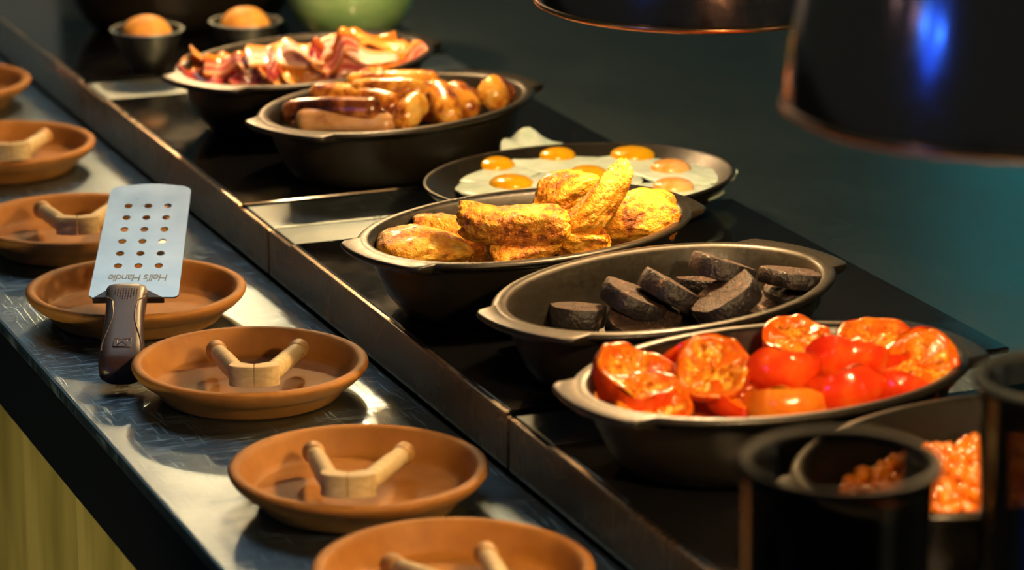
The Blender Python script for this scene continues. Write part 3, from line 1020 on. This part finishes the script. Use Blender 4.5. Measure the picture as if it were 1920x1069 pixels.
BAC = [
    ((1.1075, 3.2399, 0.1300), 4, 3, 26, .135, .032, .006, 2.1, 'bacon_c', 'long pale glistening bacon rasher draped across the top of the heap'),
    ((1.0559, 3.2536, 0.1320), 14, -6, 20, .080, .032, .006, 1.6, 'bacon_c', 'whitish fatty bacon rasher at the top left of the heap'),
    ((1.1600, 3.2732, 0.1320), 28, -16, 50, .062, .024, .006, 1.0, 'bacon_b', 'curled golden bacon strip rising above the back rim'),
    ((0.9793, 3.3270, 0.1120), -50, -14, 30, .045, .022, .006, 1.0, 'bacon_b', 'golden bacon curl at the far left of the dish'),
    ((0.9850, 3.2819, 0.1120), 20, 0, 36, .060, .030, .006, 1.4, 'bacon_d', 'dark red bacon rasher at the left front'),
    ((1.0083, 3.2712, 0.1180), 0, 0, 30, .062, .028, .007, 1.5, 'bacon_a', 'pink bacon rasher left of centre'),
    ((1.0236, 3.2424, 0.1140), -30, 8, 46, .056, .026, .006, 1.4, 'bacon_d', 'maroon bacon fold at the front, left of centre'),
    ((1.0461, 3.2431, 0.1120), 60, 0, 60, .050, .022, .005, 1.4, 'bacon_b', 'upright golden bacon fold in the front middle'),
    ((1.0769, 3.2433, 0.1140), 30, 6, 50, .060, .030, .007, 1.3, 'bacon_b', 'yellow-brown bacon fold right of the front middle'),
    ((1.1072, 3.2270, 0.1360), -10, -8, 56, .048, .028, .007, 1.2, 'bacon_a', 'bright red bacon fold sticking up on top'),
    ((1.1089, 3.2361, 0.1140), -16, 0, 52, .064, .028, .006, 1.6, 'bacon_a', 'reddish bacon rasher at the right of the front rim'),
    ((1.1521, 3.2571, 0.1120), 8, 0, 44, .070, .026, .005, 1.6, 'bacon_b', 'golden bacon rasher along the right front rim'),
    ((1.2080, 3.2854, 0.1100), 16, -8, 40, .042, .022, .005, 1.0, 'bacon_a', 'pink bacon curl at the right end of the dish'),
    ((1.2024, 3.3205, 0.1100), 4, 0, 20, .050, .018, .004, 1.2, 'bacon_b', 'thin brown bacon strip near the back right rim'),
    ((1.0084, 3.3188, 0.1200), 10, 0, 10, .060, .028, .006, 1.6, 'bacon_b', 'orange-edged bacon rasher at the back left'),
    ((1.0891, 3.2472, 0.1260), -40, 5, 60, .040, .024, .006, 1.2, 'bacon_d', 'dark bacon fold showing between the pale rashers'),
]
for i, b_ in enumerate(BAC):
    rasher(i, *b_)
rnd = random.Random(4)
for k in range(16):
    a = rnd.uniform(0, 2 * PI)
    q = math.sqrt(rnd.random()) * .8
    lx, ly = .118 * q * math.cos(a), .064 * q * math.sin(a)
    cr, sr = math.cos(R(27.2)), math.sin(R(27.2))
    rasher(30 + k, (1.095 + lx * cr - ly * sr, 3.296 + lx * sr + ly * cr, .085 + .016 * rnd.random()), rnd.uniform(-60, 60), rnd.uniform(-8, 8), rnd.uniform(-30, 40), .06, .028, .006, 1.4,
           rnd.choice(['bacon_a', 'bacon_b', 'bacon_d', 'bacon_b']), 'crumpled bacon rasher low in the heap beside the sausage dish', 'bacon rashers buried low in the heap')

# ------------------------------------------------------------------ egg plate
ep = empty('egg_plate', (1.214, 2.826, .0493), R(7), 'shallow dark oval plate of fried eggs behind the potatoes', 'plate')
prof = [(0, 0), (.70, 0), (.76, .003), (.88, .014), (.975, .030), (.995, .0335), (1, .0350), (.992, .0362), (.975, .0358), (.96, .0340), (.90, .0260), (.80, .0150), (.72, .0125), (0, .012)]
lathe('plate_body', [(max(r, 1e-4), z) for r, z in prof], M['stoneware'], ep, 96, .158, .124)
oil = lathe('oil_film', [(.0001, .0145), (.5, .0145), (.79, .0145), (.795, .0140)], plain('cooking_oil', (.020, .020, .008), .04), ep, 64, .158, .124)
def egg(i, c, rx, ry, phi, yk, yr, lab, yolk='yolk', curl=0., zr=0.):
    e = empty('fried_egg', c, R(-22 + phi), lab, 'egg', 'fried eggs on the plate')
    n = 56
    off = Vector((i * 2.3, i * 4.1, 2))
    A = [2 * PI * j / n for j in range(n)]
    rings = []
    ks = [(.002, .0050), (.25, .0050), (.45, .0046), (.65, .0038), (.82, .0030), (.93, .0026), (.985, .0020), (1.0, .0008), (.985, -.0002), (.8, -.0004), (.002, -.0004)]
    for k, z in ks:
        ring = []
        for a in A:
            w = 1 + .22 * noise.noise(Vector((math.cos(a) * 1.1, math.sin(a) * 1.1, 0)) + off) + .09 * noise.noise(Vector((math.cos(a) * 3, math.sin(a) * 3, 0)) + off)
            x, y = rx * 1.1 * w * k * math.cos(a), ry * 1.1 * w * k * math.sin(a)
            zz = z + (.0012 * noise.noise(Vector((x * 90, y * 90, i))) if z > 0 else 0)
            zz += .003 * k ** 2 * noise.noise(Vector((math.cos(a) * 1.6, math.sin(a) * 1.6, 4)) + off) ** 2
            if curl:
                t = max(0, k - .35) * max(0, math.cos(a - 2.35)) ** 2.2 * (1 + .18 * math.sin(7 * a))
                zz += curl * t
                x += curl * .2 * t
            ring.append((x, y, zz))
        rings.append(ring)
    loft('egg_white', rings, M['egg_white'], e)
    yp = []
    for k in range(9):
        ph = PI / 2 * k / 8
        yp.append((max(1e-4, math.cos(ph)), .0095 * math.sin(ph) ** .8))
    y = lathe('yolk', yp, M[yolk], e, 40, yr, yr * .95)
    y.location = (yk[0], yk[1], .0040)
    return e
EGG = [
    ((1.1577, 2.9243, 0.0690), .048, .042, 0, (.006, .012), .0205, 'fried egg with a glossy yolk at the left end of the plate', 'yolk', 0),
    ((1.2359, 2.9351, 0.0700), .050, .044, 10, (.0, .008), .0200, 'fried egg at the back with its white curling up', 'yolk', .036),
    ((1.3089, 2.9080, 0.0700), .052, .044, 0, (-.002, .010), .0235, 'fried egg with the largest yolk at the back', 'yolk', 0),
    ((1.3304, 2.8390, 0.0710), .046, .040, -4, (-.014, .006), .0200, 'fried egg with a long white at the right end of the plate', 'yolk_veil', 0),
    ((1.1519, 2.8542, 0.0690), .046, .038, 0, (.002, .006), .0215, 'fried egg half hidden at the front left behind the potato dish', 'yolk', 0),
    ((1.2262, 2.8495, 0.0720), .050, .040, 6, (.006, .006), .0195, 'fried egg with a dull yolk in the middle behind the upright potato', 'yolk', 0),
    ((1.2901, 2.7872, 0.0690), .046, .036, 0, (.004, .004), .0200, 'fried egg half hidden at the front right behind the potato dish', 'yolk_veil', 0),
]
for i, g in enumerate(EGG):
    egg(i, *g)

# ------------------------------------------------------------------ baked beans
bn = []
rnd = random.Random(9)
bm = bmesh.new()
for k in range(520):
    a = rnd.uniform(0, 2 * PI)
    q = math.sqrt(rnd.random())
    x, y = .128 * q * math.cos(a), .080 * q * math.sin(a)
    z = .040 + .012 * (1 - q * q) + rnd.uniform(-.004, .004)
    m = Matrix.Translation((x, y, z)) @ Euler((rnd.uniform(0, 6), rnd.uniform(0, 6), rnd.uniform(0, 6))).to_matrix().to_4x4() @ Matrix.Diagonal((.0072, .0048, .0045, 1))
    bmesh.ops.create_icosphere(bm, subdivisions=2, radius=1, matrix=m)
me = bpy.data.meshes.new('baked_beans')
bm.to_mesh(me)
bm.free()
me.polygons.foreach_set('use_smooth', [True] * len(me.polygons))
me.materials.append(M['bean'])
bo = bpy.data.objects.new('baked_beans', me)
COL.objects.link(bo)
bo.location = (1.125, 1.890, ZG)
bo.rotation_euler = (0, 0, R(18))
tag(bo, 'glossy orange baked beans filling the nearest oval dish', 'baked beans', None, 'stuff')
sc_ = lathe('bean_sauce', [(.0001, .049), (.4, .047), (.8, .040), (.97, .036), (1, .034), (.0001, .02)], M['bean_sauce'], None, 48, .140, .090)
sc_.location = (1.125, 1.890, ZG)
sc_.rotation_euler = (0, 0, R(18))
tag(sc_, 'orange sauce around the baked beans in the nearest dish', 'sauce')

# ------------------------------------------------------------------ far bowls, green bowl, far dish food
def small_bowl(c, lab, lab2):
    e = empty('small_bowl', c, 0, lab, 'bowl', 'small dark bowls at the far end')
    lathe('bowl_body', [(.0001, 0), (.016, 0), (.018, .003), (.028, .018), (.037, .036), (.0405, .046), (.0415, .0475), (.0405, .0485), (.0385, .047), (.034, .034), (.022, .014), (.0001, .01)], M['bowl_metal'], e, 48)
    lathe('bowl_rim', [(.0400, .0462), (.0418, .0466), (.0426, .0478), (.0418, .0490), (.0398, .0488)], M['steel_bar'], e, 48)
    o = chunk('orange_mound', 40 + c[0], .056, .056, .044, M['mound'], .95, 0, 0, .04)
    o.location = (c[0], c[1], c[2] + .042)
    tag(o, lab2, 'food mound', 'orange mounds in small bowls')
small_bowl((1.0043, 3.5933, 0.0490), 'small dark bowl with an orange mound, left of the two', 'smooth orange mound heaped in the left small dark bowl')
small_bowl((1.1225, 3.5953, 0.0490), 'small dark bowl with an orange mound, nearer the green bowl', 'smooth orange mound in the small bowl nearer the green bowl')

gb = empty('green_bowl', (1.2850, 3.6930, 0.0490), 0, 'pale green glazed bowl behind the bacon dish', 'bowl')
lathe('bowl_body', [(.0001, 0), (.034, 0), (.038, .004), (.052, .018), (.062, .038), (.068, .062), (.071, .09), (.0705, .092), (.068, .09), (.058, .04), (.04, .014), (.0001, .012)], M['green'], gb, 64, 1.2, 1.2)

for k in range(9):
    rnd = random.Random(60 + k)
    a = k / 9 * 2 * PI
    o = chunk('pale_food_piece', 70 + k, .05, .035, .03, M['potato'] if k % 2 else M['mound'], .8, 0, 0, .14, 3)
    o.location = (1.125 + .075 * math.cos(a), 3.845 + .045 * math.sin(a), ZG + .052)
    o.rotation_euler = (rnd.uniform(-.4, .4), rnd.uniform(-.4, .4), rnd.uniform(0, 6))
    tag(o, 'pale orange food piece in the far dish at the top edge', 'food', 'food pieces in the far dish')

# ------------------------------------------------------------------ heat lamps
def heat_lamp(c, lab, energy=10.5):
    e = empty('heat_lamp', c, 0, lab, 'lamp', 'heat lamps hanging over the hotplates')
    r = .1375
    lathe('shade', [(r - .001, .004), (r - .0012, .012), (r - .0025, .03), (r - .006, .055), (r - .0115, .085), (r - .019, .115), (.104, .15), (.085, .18), (.05, .205), (.03, .215), (.028, .26), (.0001, .262)], M['shade'], e, 96)
    lathe('lining', [(r - .0035, .003), (r - .0055, .015), (r - .010, .05), (r - .019, .12), (.107, .148), (.082, .177), (.047, .2), (.0001, .2)], M['shade_in'], e, 64)
    lathe('rim', [(r - .004, .001), (r - .001, -.0006), (r + .0012, .0006), (r + .0016, .0024), (r + .0008, .0042), (r - .001, .0046), (r - .004, .004), (r - .004, 0)], M['copper'], e, 96)
    lathe('bulb', [(.0001, .045), (.014, .047), (.026, .056), (.032, .072), (.030, .088), (.020, .108), (.014, .125), (.014, .2), (.0001, .2)], M['bulb'], e, 32)
    lathe('cord', [(.006, .26), (.006, 1.6)], M['cord'], e, 12)
    lo = lamp('heat_bulb_light', 'POINT', (0, 0, .034), energy, (1, .68, .33), .022)
    lo.parent = e
    return e
heat_lamp((.985, 1.645, .424), 'dark copper heat lamp shade at the right edge, the nearer one', 15)
heat_lamp((1.165, 2.463, .325), 'dark copper heat lamp shade at the top, over the potatoes')
heat_lamp((1.165, 3.25, .42), 'dark copper heat lamp hanging high above the sausage dish')
heat_lamp((1.165, 4.0, .42), 'dark copper heat lamp hanging high above the far small bowls')

# ------------------------------------------------------------------ smoky glass jars in the foreground
def jar(c, r, h, lab):
    e = empty('glass_jar', c, 0, lab, 'jar', 'dark glass jars in the foreground')
    lathe('jar_wall', [(.0001, .004), (r * .8, .004), (r * .86, .008), (r * .9, .03), (r * .93, h * .5), (r * .98, h * .97), (r, h)], M['smoky'], e, 64)
    lathe('jar_rim', [(r - .004, h - .003), (r, h - .005), (r + .003, h - .002), (r + .003, h + .002), (r, h + .004), (r - .004, h + .002), (r - .004, h - .003)], M['smoky_rim'], e, 64)
    lathe('jar_foot', [(.0001, 0), (r * .82, 0), (r * .86, .004), (r * .8, .0075), (.0001, .0075)], M['smoky_rim'], e, 48)
jar((.812, 1.527, .0004), .054, .262, 'blurred dark glass jar at the bottom right, nearer the saucers')
jar((1.055, 1.69, ZG), .054, .185, 'blurred dark glass jar at the right edge, in front of the tomatoes')
